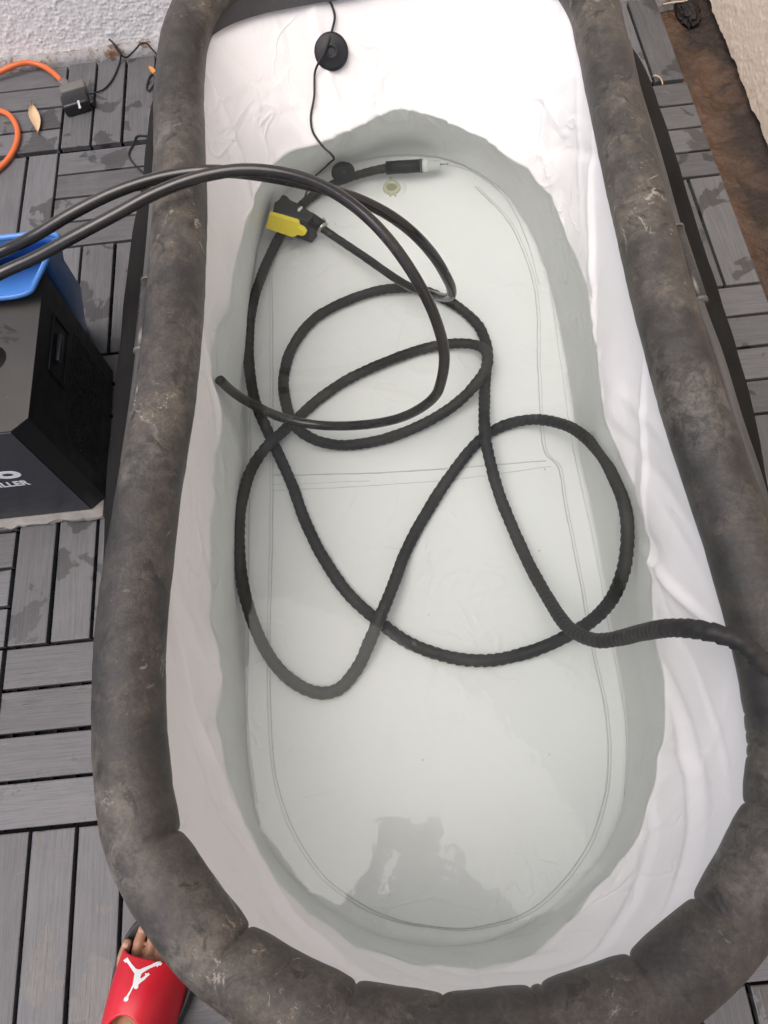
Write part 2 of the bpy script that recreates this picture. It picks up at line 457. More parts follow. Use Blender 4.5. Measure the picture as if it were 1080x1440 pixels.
# gutter mud
V = []; Fc = []; nx, ny = 36, 520
for j in range(ny+1):
    for i in range(nx+1):
        x = .797 + .16*i/nx; y = 1.93 - 3.2*j/ny
        z = -.045 + .010*fbm(Vector((x*14, y*9, 0)), 4) + .0035*fbm(Vector((x*70, y*70, 3)), 3) + .028*max(0, (x-.875)/.06)**1.5
        V.append((x, y, z))
for j in range(ny):
    for i in range(nx): a = j*(nx+1)+i; Fc.append((a, a+nx+1, a+nx+2, a+1))
tag(link('gutter_mud', pydata('gutter_mud', V, Fc), M['mud']), kind='structure')
# crumpled dark plastic in the gutter corner and straw
bm = bmesh.new(); bmesh.ops.create_icosphere(bm, subdivisions=5, radius=1)
for v in bm.verts:
    p = v.co.copy(); d = 1 + .42*noise.ridged_multi_fractal(p*1.7, 1, 2, 4, 1, 2)*.4 - .25 + .2*fbm(p*3, 3)
    v.co = Vector((.885 + p.x*d*.030, 1.845 + p.y*d*.06, -.03 + p.z*d*.020))
tag(link('plastic_wrap', bm_mesh('plastic_wrap', bm), M['tar']), 'crumpled black plastic lying in the far corner of the gutter', 'plastic')
tag(tube('straw_stem', catmull([at(932, 6, -.02), at(950, 3, -.015), at(966, 1, -.015), at(985, -6, -.02)]), .0022, M['twig'], seg=6), 'thin pale straw across the far end of the gutter', 'straw')
tag(tube('twine', catmull([at(918, 108, .002), at(921, 106, .009), at(928, 109, .008), at(931, 115, .003), at(932, 119, .001)]), .0016, M['twig'], seg=6), 'short curled pale fibre stuck between two deck boards', 'twine')

# ------------------------------------------------------------------ the bath
bath = tag(empty('ice_bath', (.05, .6, 0)), 'long oval inflatable ice bath with grimy dark rim and white liner', 'ice bath')
INNER = [(-.003, -.135), (-.080, -.118), (-.172, -.066), (-.215, -.018), (-.246, .033), (-.260, .104), (-.265, .218), (-.251, .391), (-.228, .594), (-.219, .839), (-.223, 1.142),
         (-.212, 1.24), (-.190, 1.297), (-.13, 1.347), (-.03, 1.372), (.09, 1.38), (.2, 1.372), (.29, 1.338), (.348, 1.27), (.369, 1.19), (.366, 1.12), (.353, .893), (.341, .632), (.338, .416), (.345, .234),
         (.337, .079), (.313, .004), (.241, -.077), (.172, -.117), (.083, -.135)]
def contour(pts, n, z):
    return resample(smooth(catmull([Vector((p[0], p[1], z)) for p in pts], True, .004), True, 3), n)
def offset(c, d, it=4):
    n = len(c); out = []
    for i in range(n):
        t = (c[(i+3) % n]-c[i-3]).normalized(); out.append(c[i] + Vector((t.y, -t.x, 0))*(-d))
    return smooth(out, True, it)
def area(c): return sum(c[i-1].x*c[i].y - c[i].x*c[i-1].y for i in range(len(c)))
NR = 1500
inner = contour(INNER, NR, .45)          # clockwise seen from above: offset(+) goes outward
sgn = 1 if area(inner) < 0 else -1
rimc = resample(offset(inner, .0405*sgn), NR)
if abs(area(rimc)) < abs(area(inner)): sgn = -sgn; rimc = resample(offset(inner, .0405*sgn), NR)
RT = .0385
CRE = [((258, 1160), .012, .0065), ((357, 1293), .013, .007), ((502, 1372), .010, .006), ((622, 1388), .007, .008), ((745, 1376), .008, .007), ((757, 1373), .006, .004), ((878, 1333), .012, .007), ((968, 1253), .013, .008), ((1045, 1125), .011, .007), ((1047, 1060), .004, .005), ((1046, 1042), .004, .004), ((1044, 1025), .003, .004), ((1041, 1000), .003, .004)]
Lr = sum((rimc[i]-rimc[i-1]).length for i in range(NR)); ds = Lr/NR
cre = []
for (uv, a, w) in CRE:
    p = at(*uv, .45); k = min(range(NR), key=lambda i: (inner[i]-p).length); cre.append((min(range(NR), key=lambda i: (rimc[i]-inner[k]).length), a, w))
V = []; Fc = []; SG = 44
for i in range(NR):
    t = (rimc[(i+2) % NR]-rimc[i-2]).normalized(); nrm = (rimc[i]-inner[min(range(max(0, i-12), min(NR, i+12)), key=lambda k: (inner[k]-rimc[i]).length)]); 
    out = Vector((t.y, -t.x, 0)); out = out if out.dot(nrm) > 0 else -out
    for k in range(SG):
        a = 2*math.pi*k/SG; d = out*math.cos(a) + Vector((0, 0, 1))*math.sin(a)
        p0 = rimc[i] + d*RT
        r = RT + .0009*fbm(p0*9, 3) + .0005*fbm(p0*45, 2)
        for (ci, am, w) in cre:
            dd = min(abs(i-ci), NR-abs(i-ci))*ds
            if dd < .06:
                wt = min(1, max(0, .42 - .8*math.cos(a))**1.4)
                r -= .72*am*wt*(.55*math.exp(-dd/(w*.42)) + .32*math.exp(-(dd/(w*2.6))**2))
        V.append(rimc[i] + d*r)
for i in range(NR):
    for k in range(SG):
        b = (i+1) % NR
        Fc.append((i*SG+k, i*SG+(k+1) % SG, b*SG+(k+1) % SG, b*SG+k))
link('rim', pydata('rim', V, Fc), M['rim'], bath)

# liner contours
WL = [(640, 1362), (580, 1352), (520, 1335), (455, 1298), (420, 1268), (375, 1215), (350, 1178), (328, 1105), (312, 1040), (306, 1000), (313, 950), (299, 880), (297, 820), (296, 760), (300, 690), (303, 640), (312, 590), (297, 540), (300, 480),
      (322, 430), (330, 380), (345, 320), (362, 270), (400, 218), (450, 202), (505, 178), (560, 155), (600, 163), (650, 183), (720, 222), (765, 262), (797, 340), (822, 400), (836, 470), (845, 560), (852, 600), (884, 668), (909, 750), (916, 830), (917, 880), (934, 955), (930, 1050), (912, 1120), (895, 1168), (850, 1238), (790, 1305), (740, 1345), (690, 1356)]
FL = [(620, 1330), (520, 1310), (440, 1262), (385, 1205), (360, 1150), (346, 1047), (345, 900), (347, 766), (350, 640), (350, 532), (355, 400), (366, 325), (400, 268), (470, 234), (560, 217), (640, 226), (705, 262), (735, 302), (768, 380), (790, 480), (803, 560), (815, 640), (829, 707), (845, 799), (862, 893), (880, 1000), (884, 1067), (878, 1126), (845, 1205), (770, 1282), (700, 1318)]
NL = 960; ZF = .02
water_c = contour([at(u, v, Z_WATER) for u, v in WL], NL, Z_WATER)
floor_c = contour([atw(u, v, ZF) for u, v in FL], NL, ZF)
top_c = resample(offset(contour(INNER, NL, .452), .016*sgn), NL)
def align(c):                                                    # start every loop at the near end
    k = min(range(NL), key=lambda i: (c[i]-Vector((.03, -.5, c[i].z))).length); return c[k:]+c[:k]
def reparam(c, ref):                                             # match points by direction round the bath's spine
    def key(p):
        yy = min(max(p.y, .12), 1.12); return yy, math.atan2(p.x-.06, p.y-yy)
    out = []; j = 0; n = len(c)
    for i, p in enumerate(ref):
        yy = min(max(p.y, .12), 1.12); d = Vector((p.x-.06, p.y-yy, 0)).normalized()
        best = None
        for dj in range(-50, 51):
            q = c[(i+dj) % n]; e = Vector((q.x-.06, q.y-yy, 0))
            cr = abs(e.x*d.y-e.y*d.x) + (10 if e.dot(d) < 0 else 0)
            if best is None or cr < best[0]: best = (cr, q)
        out.append(best[1])
    return smooth(out, True, 3)
top_c = align(top_c); water_c = reparam(align(water_c), top_c); floor_c = reparam(align(floor_c), top_c)
folds = []
Lt = sum((top_c[i]-top_c[i-1]).length for i in range(NL))
rf = random.Random(21)
for k in range(58):
    folds.append((rf.uniform(0, Lt), rf.uniform(-1.9, 1.9), rf.uniform(.012, .045), rf.choice((-1, 1))*rf.uniform(.0012, .0040), rf.uniform(.22, .40), rf.uniform(.05, .13)))
# large folds read off the photograph: px on the wall, slant, width, height
for (uv, z, sl, w, a) in [((300, 1010), .33, 1.6, .022, .012), ((285, 1000), .36, 1.9, .014, -.006), ((880, 620), .34, -1.1, .012, .010), ((925, 835), .33, .9, .012, .010), ((960, 1130), .34, 1.8, .022, .006), ((870, 1250), .33, 1.6, .026, .006), ((990, 1000), .36, 2.2, .012, -.004), ((420, 1320), .33, -1.5, .03, .010), ((790, 330), .34, -1.4, .016, .011), ((470, 110), .33, .3, .02, .008), ((330, 180), .36, .6, .022, .012), ((700, 100), .37, -.5, .03, -.010), ((310, 560), .3, .8, .016, .008)]:
    p = at(*uv, z); k = min(range(NL), key=lambda i: (water_c[i].lerp(top_c[i], (z-.25)/.2).xy-p.xy).length)
    folds.append((k*Lt/NL, sl, w, a, z, .09))
ROWS = 84; V = []; Fc = []
zs = [ZF + (.448-ZF)*j/ROWS for j in range(ROWS+1)]
D = [[0.0]*NL for _ in zs]
for (s0, sl, w, a, z0, zl) in folds:                            # each fold is a tent-shaped crease running aslant up the wall
    for j, z in enumerate(zs):
        if abs(z-z0) > zl*2: continue
        g = a*math.exp(-((z-z0)/zl)**2); cs = s0 + sl*(z-z0); n0 = int((cs-w)/Lt*NL)-1; n1 = int((cs+w)/Lt*NL)+2
        for i in range(n0, n1):
            x = abs(i*Lt/NL - cs)/w
            if x < 1: D[j][i % NL] += g*(1-x)*(1 if x < .5 else 2*(1-x)**.5*.7071)
for _ in range(2):
    E = [r[:] for r in D]
    for j in range(1, ROWS):
        for i in range(NL): D[j][i] = (E[j][i]*4 + E[j][i-1] + E[j][(i+1) % NL] + E[j-1][i] + E[j+1][i])/8
for j, z in enumerate(zs):
    for i in range(NL):
        if z <= Z_WATER:
            t = (z-ZF)/(Z_WATER-ZF); cr = (1-(1-min(1, t/.16))**2)**.5 if t < .16 else 1
            p = floor_c[i].lerp(water_c[i], min(1, t*.85+.15*cr))
        else:
            t = (z-Z_WATER)/(.448-Z_WATER); p = water_c[i].lerp(top_c[i], t**.85)
        p = Vector((p.x, p.y, z)); s = i*Lt/NL
        env = min(1, (.448-z)/.03)*min(1, (z-ZF)/.05)
        d = D[j][i] + .003*fbm(Vector((s*5, z*7, 0)), 2) + .0056*(abs(noise.noise(Vector((s*14, z*8, 4))))-.25)*2*math.exp(-((z-.25)/.07)**2)
        tx = (top_c[(i+2) % NL]-top_c[i-2]).normalized()
        o = Vector((tx.y, -tx.x, 0)); c0 = Vector((.06, min(max(p.y, .12), 1.12), z)); o = o if o.dot(p-c0) < 0 else -o
        V.append(p + o*(d*env))
for j in range(ROWS):
    for i in range(NL):
        b = (i+1) % NL; Fc.append((j*NL+i, j*NL+b, (j+1)*NL+b, (j+1)*NL+i))
# floor rings
base = 0; prev = list(range(NL)); RG = 26
for k in range(1, RG+1):
    f = 1 - k/RG; cur = []
    for i in range(NL):
        c0 = Vector((.055, min(max(floor_c[i].y, .15), 1.02), ZF)); p = c0.lerp(floor_c[i], f)
        p.z = ZF + .0013*fbm(Vector((p.x*14, p.y*14, 5)), 3)*min(1, k/3)
        cur.append(len(V)); V.append(p)
    for i in range(NL): b = (i+1) % NL; Fc.append((prev[i], cur[i], cur[b], prev[b]))
    prev = cur
me = pydata('liner', V, Fc)
bm = bmesh.new(); bm.from_mesh(me); bmesh.ops.remove_doubles(bm, verts=bm.verts[:], dist=1e-5); me2 = bm_mesh('liner', bm)
link('liner', me2, M['liner'], bath)
# welded lines on the floor
def weld(pts, r=.0010, z=ZF+.0009, under=True, closed=False, dx=0):
    path = smooth(catmull([(atw(u, v, z)+Vector((dx, 0, 0))) for u, v in pts], closed, .006), closed, 2)
    path = [p + Vector((.0007*noise.noise(p*25), .0007*noise.noise(p*25+Vector((7, 0, 0))), 0)) for p in path]
    return tube('floor_weld', path, r, M['seam'], bath, 6, closed)
INN = [(383, 388), (384, 532), (384, 675), (383, 766), (380, 900), (381, 1000), (388, 1090), (412, 1165), (460, 1235), (530, 1282), (600, 1302), (680, 1302), (754, 1274), (820, 1200), (850, 1120), (855, 1055), (851, 1000), (834, 921), (818, 832), (795, 715), (783, 652), (768, 640), (757, 532), (751, 405), (715, 312), (668, 262)]
weld(INN); weld([(u+(-4 if u < 600 else 4), v+(3 if v > 1100 else 0)) for u, v in INN], .0006)
weld([(352, 420), (352, 532), (352, 640), (350, 766), (349, 900), (350, 1040), (363, 1130)], .0006)
weld([(384, 668), (500, 666), (640, 658), (768, 648)]); weld([(384, 690), (500, 684), (640, 674), (775, 656)], .0006); weld([(384, 682), (450, 679), (520, 676)], .0005)
weld([(774, 405), (790, 520), (808, 640), (826, 720), (842, 800), (858, 893), (878, 1000), (881, 1060), (878, 1120)], .0006)
weld([(600, 226), (660, 240), (708, 275), (738, 330), (758, 400)], .0007)
# dark skirt showing between rim and liner at the far end
V = []; Fc = []; rows = 8
idx = [i for i in range(NL) if top_c[i].y > 1.17]
k0 = next(i for i in range(NL) if top_c[i].y > 1.17)
seq = [i for i in range(k0, NL) if top_c[i].y > 1.17]; nsk = len(seq)
for a, i in enumerate(seq):
    y = top_c[i].y; wd = -.012 + .052*max(0, min(1, (y-1.17)/.22))
    for j in range(rows+1):
        z = .466 - (wd+.02)*j/rows; c0 = Vector((.06, 1.0, z)); p = Vector((top_c[i].x, top_c[i].y, z)); wz = water_c[i]
        t = max(0, (.448-z)/(.448-.25)); p = Vector((p.x+(wz.x-p.x)*t, p.y+(wz.y-p.y)*t, z))
        p += (c0-p).normalized()*(.007 + .002*noise.noise(Vector((a*.05, j*.3, 0)))); p.z = z; V.append(p)
for a in range(nsk-1):
    for j in range(rows): b = a*(rows+1)+j; Fc.append((b, b+rows+1, b+rows+2, b+1))
link('dark_skirt', pydata('dark_skirt', V, Fc), M['black_fabric'], bath)['label'] = 'black fabric skirt above the white liner at the far end'
# outer side: fabric wall with a bulging lower ring
BUL = [(.04, -.245), (-.12, -.225), (-.24, -.16), (-.322, -.06), (-.385, .10), (-.42, .3), (-.427, .5), (-.421, .7), (-.412, .95), (-.395, 1.12), (-.378, 1.34), (-.33, 1.50), (-.2, 1.60), (.09, 1.63), (.36, 1.59), (.5, 1.47), (.562, 1.3), (.569, 1.1), (.563, .85), (.558, .57), (.54, .40), (.50, .18), (.44, .0), (.36, -.11), (.25, -.195), (.14, -.23)]
bul = contour(BUL, 600, .25)
ringc = offset(bul, -.034*sgn)
V, Fc = tube_data([p + Vector((0, 0, .002*noise.noise(p*6))) for p in ringc], .034, 24, True)
V = [p + Vector((.003*noise.noise(p*11), .003*noise.noise(p*11+Vector((5, 5, 0))), 0)) for p in V]
link('side_ring', pydata('side_ring', V, Fc), M['ring'], bath)
rc = resample(rimc, 600); k = min(range(600), key=lambda i: (rc[i].xy-bul[0].xy).length); rc = rc[k:]+rc[:k]
V = []; Fc = []
base_c = offset(bul, -.045*sgn)
for i in range(600):
    for (c, z) in ((rc, .44), (None, .33), (ringc, .25), (base_c, .12), (base_c, .002)):
        p = c[i] if c else rc[i].lerp(ringc[i], .55); V.append(Vector((p.x, p.y, z)))
for i in range(600):
    for j in range(4): b = (i+1) % 600; Fc.append((i*5+j, b*5+j, b*5+j+1, i*5+j+1))
link('side_wall_fabric', pydata('side_wall_fabric', V, Fc), M['wall_fab'], bath)
# support poles with a smoky joint sleeve
for pts, sl, z in (([(880, 60), (893, 123), (923, 222), (947, 310), (983, 432), (1008, 500), (1035, 590), (1062, 671), (1082, 740)], ((951, 322), (984, 424)), .37),
                   ([(226, 180), (219, 270), (213, 345), (207, 410), (199, 494), (190, 570), (178, 650)], ((209, 396), (199, 494)), .37)):
    pole = tube('support_pole', smooth(catmull([at(u, v, z) for u, v in pts]), False, 4), .0085, M['pole'], bath, 12)
    a, b = at(*sl[0], z), at(*sl[1], z)
    tube('joint_sleeve', [a, a.lerp(b, .33), a.lerp(b, .66), b], .0108, M['sleeve'], pole, 16)
    for p, q in ((a, b), (b, a)):
        d = (q-p).normalized(); tube('sleeve_collar', [p - d*.002, p + d*.002], .0116, M['collar'], pole, 16)
# ports and drain
def surf_frame(c, nrm):
    return Matrix.Translation(c) @ nrm.to_track_quat('Z', 'Y').to_matrix().to_4x4()
def far_wall(x, z):
    i = min((k for k in range(NL) if top_c[k].y > .9), key=lambda k: abs(water_c[k].lerp(top_c[k], max(0, (z-.25)/.198)**.85).x - x) if z >= .25 else abs(floor_c[k].lerp(water_c[k], (z-.02)/.23).x-x))
    p = water_c[i].lerp(top_c[i], ((z-.25)/.198)**.85) if z >= .25 else floor_c[i].lerp(water_c[i], .1+.9*(z-.02)/.23)
    return Vector((p.x, p.y, z))
def port(u, v, under, r, lab):
    best = None
    for k in range(60):
        z = (.08+.16*k/59) if under else (.27+.15*k/59)
        p = (atw if under else at)(u, v, z); w = far_wall(p.x, z); d = abs(w.y-p.y)
        if best is None or d < best[0]: best = (d, p, z)
    p, z = best[1], best[2]
    w0, w1 = far_wall(p.x, z-.02), far_wall(p.x, z+.02)
    tz = (w1-w0); tz.x = 0; tz.normalize(); nrm = Vector((0, -tz.z, tz.y)); nrm = nrm if nrm.y < 0 else -nrm
    if under: nrm = Vector((.05, -.55, .83)).normalized(); p = p + Vector((0, -.012, .004))
    pr = lathe('wall_port', [(0, .0045), (r*.2, .0045), (r*.22, .007), (r*.34, .0085), (r*.42, .006), (r*.8, .0055), (r*.97, .004), (r, 0), (r, -.012)], M['rubber'], bath, surf_frame(p + nrm*.006, nrm), 40)
    pr['label'] = lab
    bm = bmesh.new()
    lathe('port_hole', [(0, .0048), (r*.21, .0048)], M['pump'], pr, surf_frame(p + nrm*.006, nrm), 20); bm.free()
    return p, nrm
PU, NU = port(466, 73, False, .031, 'round black rubber port on the dry far wall of the liner')
PL, NLw = port(482, 237, True, .0235, 'round black rubber port on the far wall below the waterline')
dp = atw(551, 265, ZF)
dr = lathe('drain_valve', [(0, .002), (.010, .002), (.0105, .007), (.0125, .009), (.0165, .0085), (.018, .005), (.0185, -.001)], M['ivory'], bath, Matrix.Translation(dp), 40)
lathe('drain_cup', [(0, .0035), (.0098, .0035)], M['ivory2'], dr, Matrix.Translation(dp), 24)
lathe('drain_flange', [(.017, .0016), (.029, .0016), (.0305, -.001)], M['liner'], dr, Matrix.Translation(dp), 40)
for a in (-1.8, -1.35):
    bm = bmesh.new(); box(bm, dp + Vector((.0195*math.cos(a), .0195*math.sin(a), .005)), (.008, .0042, .007), a, .001); link('drain_lug', bm_mesh('drain_lug', bm), M['ivory'], dr)
bm = bmesh.new(); box(bm, dp + Vector((0, .023, .003)), (.005, .014, .004), 0, .001); link('drain_tab', bm_mesh('drain_tab', bm), M['ivory'], dr)
# water
wc = offset(water_c, .035*sgn); V = [Vector((p.x, p.y, Z_WATER)) for p in wc]
me = bpy.data.meshes.new('water'); me.from_pydata(V, [], [tuple(range(NL))]); me.update()
if me.polygons[0].normal.z < 0: me.flip_normals()
water = tag(link('water', me, M['water'], smooth=False), kind='structure')

# specks of grit on the bath floor
V = []; Fc = []; rg = random.Random(5)
for k in range(18):
    p = Vector((rg.uniform(-.2, .3), rg.uniform(-.05, 1.2), ZF+.0016)); r = rg.uniform(.0005, .0012); b = len(V); m_ = 5
    for j in range(m_): a = 2*math.pi*j/m_; V.append(p + Vector((r*math.cos(a)*rg.uniform(.5, 1.3), r*math.sin(a)*rg.uniform(.5, 1.3), .0004)))
    V.append(p + Vector((0, 0, .001))); V.append(p)
    for j in range(m_): Fc.append((b+j, b+(j+1) % m_, b+m_)); Fc.append((b+(j+1) % m_, b+j, b+m_+1))
tag(link('grit_specks', pydata('grit_specks', V, Fc), plain('grit', (.09, .075, .05), .8)), 'dark specks of grit scattered on the bath floor', 'grit', kind='stuff')

# ------------------------------------------------------------------ hoses
ZB = .033
def hp(pts):
    return [(atw if len(p) > 3 else at)(*p[:3]) for p in pts]
w = 1
A1 = [Vector((-.80, .62, .335)), Vector((-.79, .61, .40)), Vector((-.70, .64, .455)), Vector((-.60, .70, .462))] + hp([(0, 385, .465), (50, 362, .475), (100, 335, .49), (160, 303, .503), (220, 271, .514), (280, 249, .52), (340, 239, .52), (400, 244, .512), (450, 260, .497), (500, 291, .475), (545, 335, .448), (585, 392, .408), (612, 447, .36), (625, 500, .308), (619, 541, .262), (605, 564, .215, w), (565, 587, .16, w), (505, 598, .12, w), (440, 597, .105, w), (390, 585, .115, w), (345, 563, .145, w), (325, 549, .18, w), (309, 534, .225, w)])
o = tag(tube('return_hose', smooth(catmull(A1, step=.006), False, 3), .0084, M['hoseA'], seg=18), 'glossy black hose arching over the left rim to an open end in the water', 'hose')
e = catmull(A1, step=.006); d = (e[-1]-e[-2]).normalized()
lathe('hose_bore', [(0, 0), (.0068, 0)], M['pump'], o, surf_frame(e[-1] + d*.0006, d), 18)
A2 = [Vector((-.80, .78, .335)), Vector((-.79, .775, .40)), Vector((-.70, .76, .445)), Vector((-.61, .78, .452))] + hp([(0, 355, .45), (50, 331, .468), (100, 301, .484), (160, 271, .494), (220, 251, .498), (280, 241, .498), (340, 243, .496), (400, 252, .488), (450, 264, .474), (500, 279, .455), (545, 301, .43), (580, 327, .398), (610, 360, .352), (627, 388, .305), (635, 407, .262), (631, 418, .205, w), (610, 415, .15, w), (570, 400, .105, w), (515, 363, .085, w), (475, 336, .08, w), (447, 317, .078, w)])
tag(tube('supply_hose', smooth(catmull(A2, step=.006), False, 3), .0084, M['hoseA'], seg=18), 'glossy black hose arching over the left rim down to the yellow-faced pump', 'hose')
B = [Vector((.66, -.13, .016)), Vector((.60, .02, .10)), Vector((.555, .115, .28)), Vector((.50, .155, .43))] + hp([(1085, 938, .49), (1040, 902, .507), (1000, 889, .502), (950, 883, .462), (905, 889, .375), (872, 897, .30), (848, 901, .262), (822, 896, .215, w), (797, 880, .165, w), (770, 840, .10, w), (745, 795, .068, w), (720, 740, .05, w), (702, 695, .05, w), (688, 645, .066, w), (682, 612, .071, w), (681, 560, .05, w), (683, 525, ZB, w), (685, 492, ZB, w), (674, 460, ZB, w), (650, 436, ZB, w), (622, 419, ZB, w), (585, 406, ZB, w), (540, 407, ZB, w), (490, 422, ZB, w), (440, 450, ZB, w), (410, 490, ZB, w), (399, 530, ZB, w), (403, 570, .055, w), (416, 600, .071, w), (442, 618, .055, w), (480, 626, ZB, w), (530, 620, ZB, w), (580, 603, ZB, w), (630, 576, .045, w), (665, 545, .063, w), (685, 514, .072, w), (684, 495, .07, w), (668, 485, .055, w), (635, 483, .04, w), (590, 492, ZB, w), (540, 510, ZB, w), (490, 533, ZB, w), (450, 560, ZB, w), (416, 590, ZB, w), (392, 612, .062, w), (375, 628, .071, w), (355, 657, .065, w), (339, 710, .085, w), (336, 770, .09, w), (343, 830, .08, w), (358, 880, .06, w), (380, 925, .042, w), (410, 957, ZB, w), (445, 974, ZB, w), (475, 970, ZB, w), (502, 940, .04, w), (522, 897, .062, w), (536, 864, .071, w), (550, 830, .062, w), (572, 773, ZB, w), (602, 717, ZB, w), (640, 660, ZB, w), (676, 618, ZB, w), (710, 598, ZB, w), (750, 590, .055, w), (798, 599, .105, w), (836, 628, .165, w), (861, 667, .205, w), (880, 720, .218, w), (881, 780, .21, w), (867, 830, .17, w), (838, 868, .11, w), (790, 898, .055, w), (740, 918, ZB, w), (680, 929, ZB, w), (620, 921, ZB, w), (570, 901, ZB, w), (535, 876, ZB, w), (490, 835, ZB, w), (455, 785, ZB, w), (430, 735, ZB, w), (410, 680, ZB, w), (392, 640, ZB, w), (376, 605, .045, w), (359, 565, .06, w), (351, 520, .07, w), (350, 470, .072, w), (355, 430, .068, w), (367, 390, .055, w), (384, 350, .042, w), (402, 318, ZB, w), (424, 289, ZB, w), (452, 268, .04, w), (490, 250, .05, w), (530, 239, .06, w), (545, 236, .062, w)])
pb = smooth(catmull(B, step=.0026), False, 5)
drain = tag(tube('long_hose', pb, lambda s: .0132 if s < .06 else (.0098 if s > .09 else .0132-.0034*(s-.06)/.03), M['hoseB'], seg=20), 'thick dull black hose coiled on the bath floor and leaving over the right rim', 'hose')
arc = [0]
for a, b in zip(pb, pb[1:]): arc.append(arc[-1] + (b-a).length)
hv = [v.co.copy() for v in drain.data.vertices]; hn = [v.normal.copy() for v in drain.data.vertices]
for vi, co in enumerate(hv):                                     # spiral-wrapped sheath: shallow overlapping ridges and puckers
    ring_i, k = divmod(vi, 20); ar = arc[min(ring_i, len(arc)-1)]; ph = (ar/.0135 + k/20) % 1.0
    amp = .00045 if ar < .72 else .0019
    amp *= .45 + .9*max(0, min(1, .5 + noise.noise(co*5)))
    hv[vi] = co + hn[vi]*(amp*(ph**.6 - .62) + .0005*noise.noise(co*30))
drain.data.vertices.foreach_set('co', [x for p in hv for x in p]); drain.data.update()
e0, e1 = atw(543, 236, .062, ), atw(592, 233, .066)
tube('hose_cuff', [e0, e0.lerp(e1, .5), e1], .0150, M['rubber'], drain, 22)
d = (e1-e0).normalized()
tube('cuff_ring', [e1 - d*.002, e1 + d*.003], .0156, M['pole'], drain, 22)
def m_clear():
    t = NT('clear_connector')
    return t.bsdf((.80, .82, .79), .2, .5, None)
M['clear'] = m_clear()
c1 = e1 + d*.003
tube('clear_connector', [c1, c1+d*.012, c1+d*.0121, c1+d*.022, c1+d*.0221, c1+d*.036], lambda s: (.0142, .0142, .0125, .0125, .0108, .0108)[min(5, int(s*5.01))], M['clear'], drain, 22)
tube('connector_pin', [c1+d*.036, c1+d*.052], .0016, M['steel'], drain, 8)

# ------------------------------------------------------------------ pump and its cable
pm = tag(empty('water_pump', atw(405, 300, .03)), 'small black submersible pump with yellow front panel in the bath', 'pump')
ZT = .115
top = [(383, 298), (386, 284), (392, 280), (397, 273), (403, 275), (409, 281), (421, 286), (433, 294), (441, 300), (440, 304), (432, 312), (421, 308)]
tp = [atw(u, v, ZT) for u, v in top]; n = len(tp)
bm = bmesh.new()
vt = [bm.verts.new(p) for p in tp]; vb = [bm.verts.new(Vector((p.x, p.y, .03))) for p in tp]
bm.faces.new(vt); bm.faces.new(vb[::-1])
for i in range(n): bm.faces.new((vt[i], vb[i], vb[(i+1) % n], vt[(i+1) % n]))
bmesh.ops.recalc_face_normals(bm, faces=bm.faces[:])
bmesh.ops.bevel(bm, geom=[e for e in bm.edges if all(abs(v.co.z-ZT) < 1e-4 for v in e.verts)], offset=.003, segments=2, profile=.5, affect='EDGES')
body = link('pump_body', bm_mesh('pump_body', bm), M['pump'], pm, smooth=False)
a, b = tp[0], tp[11]; fx = (Vector((b.x-a.x, b.y-a.y, 0))).normalized(); fn = Vector((fx.y, -fx.x, 0)); fn = fn if fn.y < 0 else -fn
L = (b-a).length
ypoly = [(-.004, -.001), (L*.95, -.003), (L*1.02, -.006), (L*1.05, -.012), (L*1.26, -.016), (L*1.36, -.022), (L*1.28, -.027), (L*1.08, -.028), (L*1.02, -.032), (L*.9, -.035), (-.005, -.031)]
bm = bmesh.new()
vf = [bm.verts.new(Vector((a.x, a.y, ZT)) + fx*x + fn*(.006 - z*.75) + Vector((0, 0, z*.75))) for x, z in ypoly]
vk = [bm.verts.new(v.co - fn*.010) for v in vf]
bm.faces.new(vf); bm.faces.new(vk[::-1])
for i in range(len(vf)): j = (i+1) % len(vf); bm.faces.new((vf[i], vk[i], vk[j], vf[j]))
bmesh.ops.recalc_face_normals(bm, faces=bm.faces[:])
bmesh.ops.bevel(bm, geom=[e for e in bm.edges], offset=.0012, segments=2, profile=.5, affect='EDGES')
link('yellow_panel', bm_mesh('yellow_panel', bm), M['yellow'], pm, smooth=False)
o0, o1 = atw(433, 306, .085), atw(452, 319, .079); d = (o1-o0).normalized()
tube('outlet_nozzle', [o0, o0+d*.012, o0+d*.0121, o1], .0145, M['pump'], pm, 20)
tube('hose_clamp', [o1 - d*.002, o1 + d*.006], .0135, M['steel'], pm, 22)
bm = bmesh.new(); box(bm, o1 + d*.002 + Vector((.004, .015, .004)), (.007, .009, .008), .4, .001); link('clamp_screw', bm_mesh('clamp_screw', bm), M['steel'], pm)
def text_mesh(name, s, size, m, parent, Mx, extrude=.0003, bold=0.0, sx=1.0):
    cu = bpy.data.curves.new(name, 'FONT'); cu.body = s; cu.size = size; cu.extrude = extrude; cu.offset = bold; cu.align_x = 'RIGHT'
    to = bpy.data.objects.new(name+'_tmp', cu); COL.objects.link(to)
    me = bpy.data.meshes.new_from_object(to.evaluated_get(bpy.context.evaluated_depsgraph_get())); me.name = name
    bpy.data.objects.remove(to); bpy.data.curves.remove(cu)
    me.transform(Mx @ Matrix.Diagonal((sx, 1, 1, 1)))
    return link(name, me, m, parent, smooth=False)
p = atw(426, 291, ZT+.0006)
text_mesh('printed_mark', 'nio', .010, M['white'], pm, Matrix.Translation(p) @ Matrix.Rotation(R(55), 4, 'Z'), .0002, .0004)
def wallpt(u, v, lift=.004):
    best = None
    for k in range(80):
        z = .25 + .2*k/79; p = at(u, v, z); wv = far_wall(p.x, z); dd = abs(wv.y-p.y)
        if best is None or dd < best[0]: best = (dd, p, z)
    return best[1] + Vector((0, -lift, lift*.6))
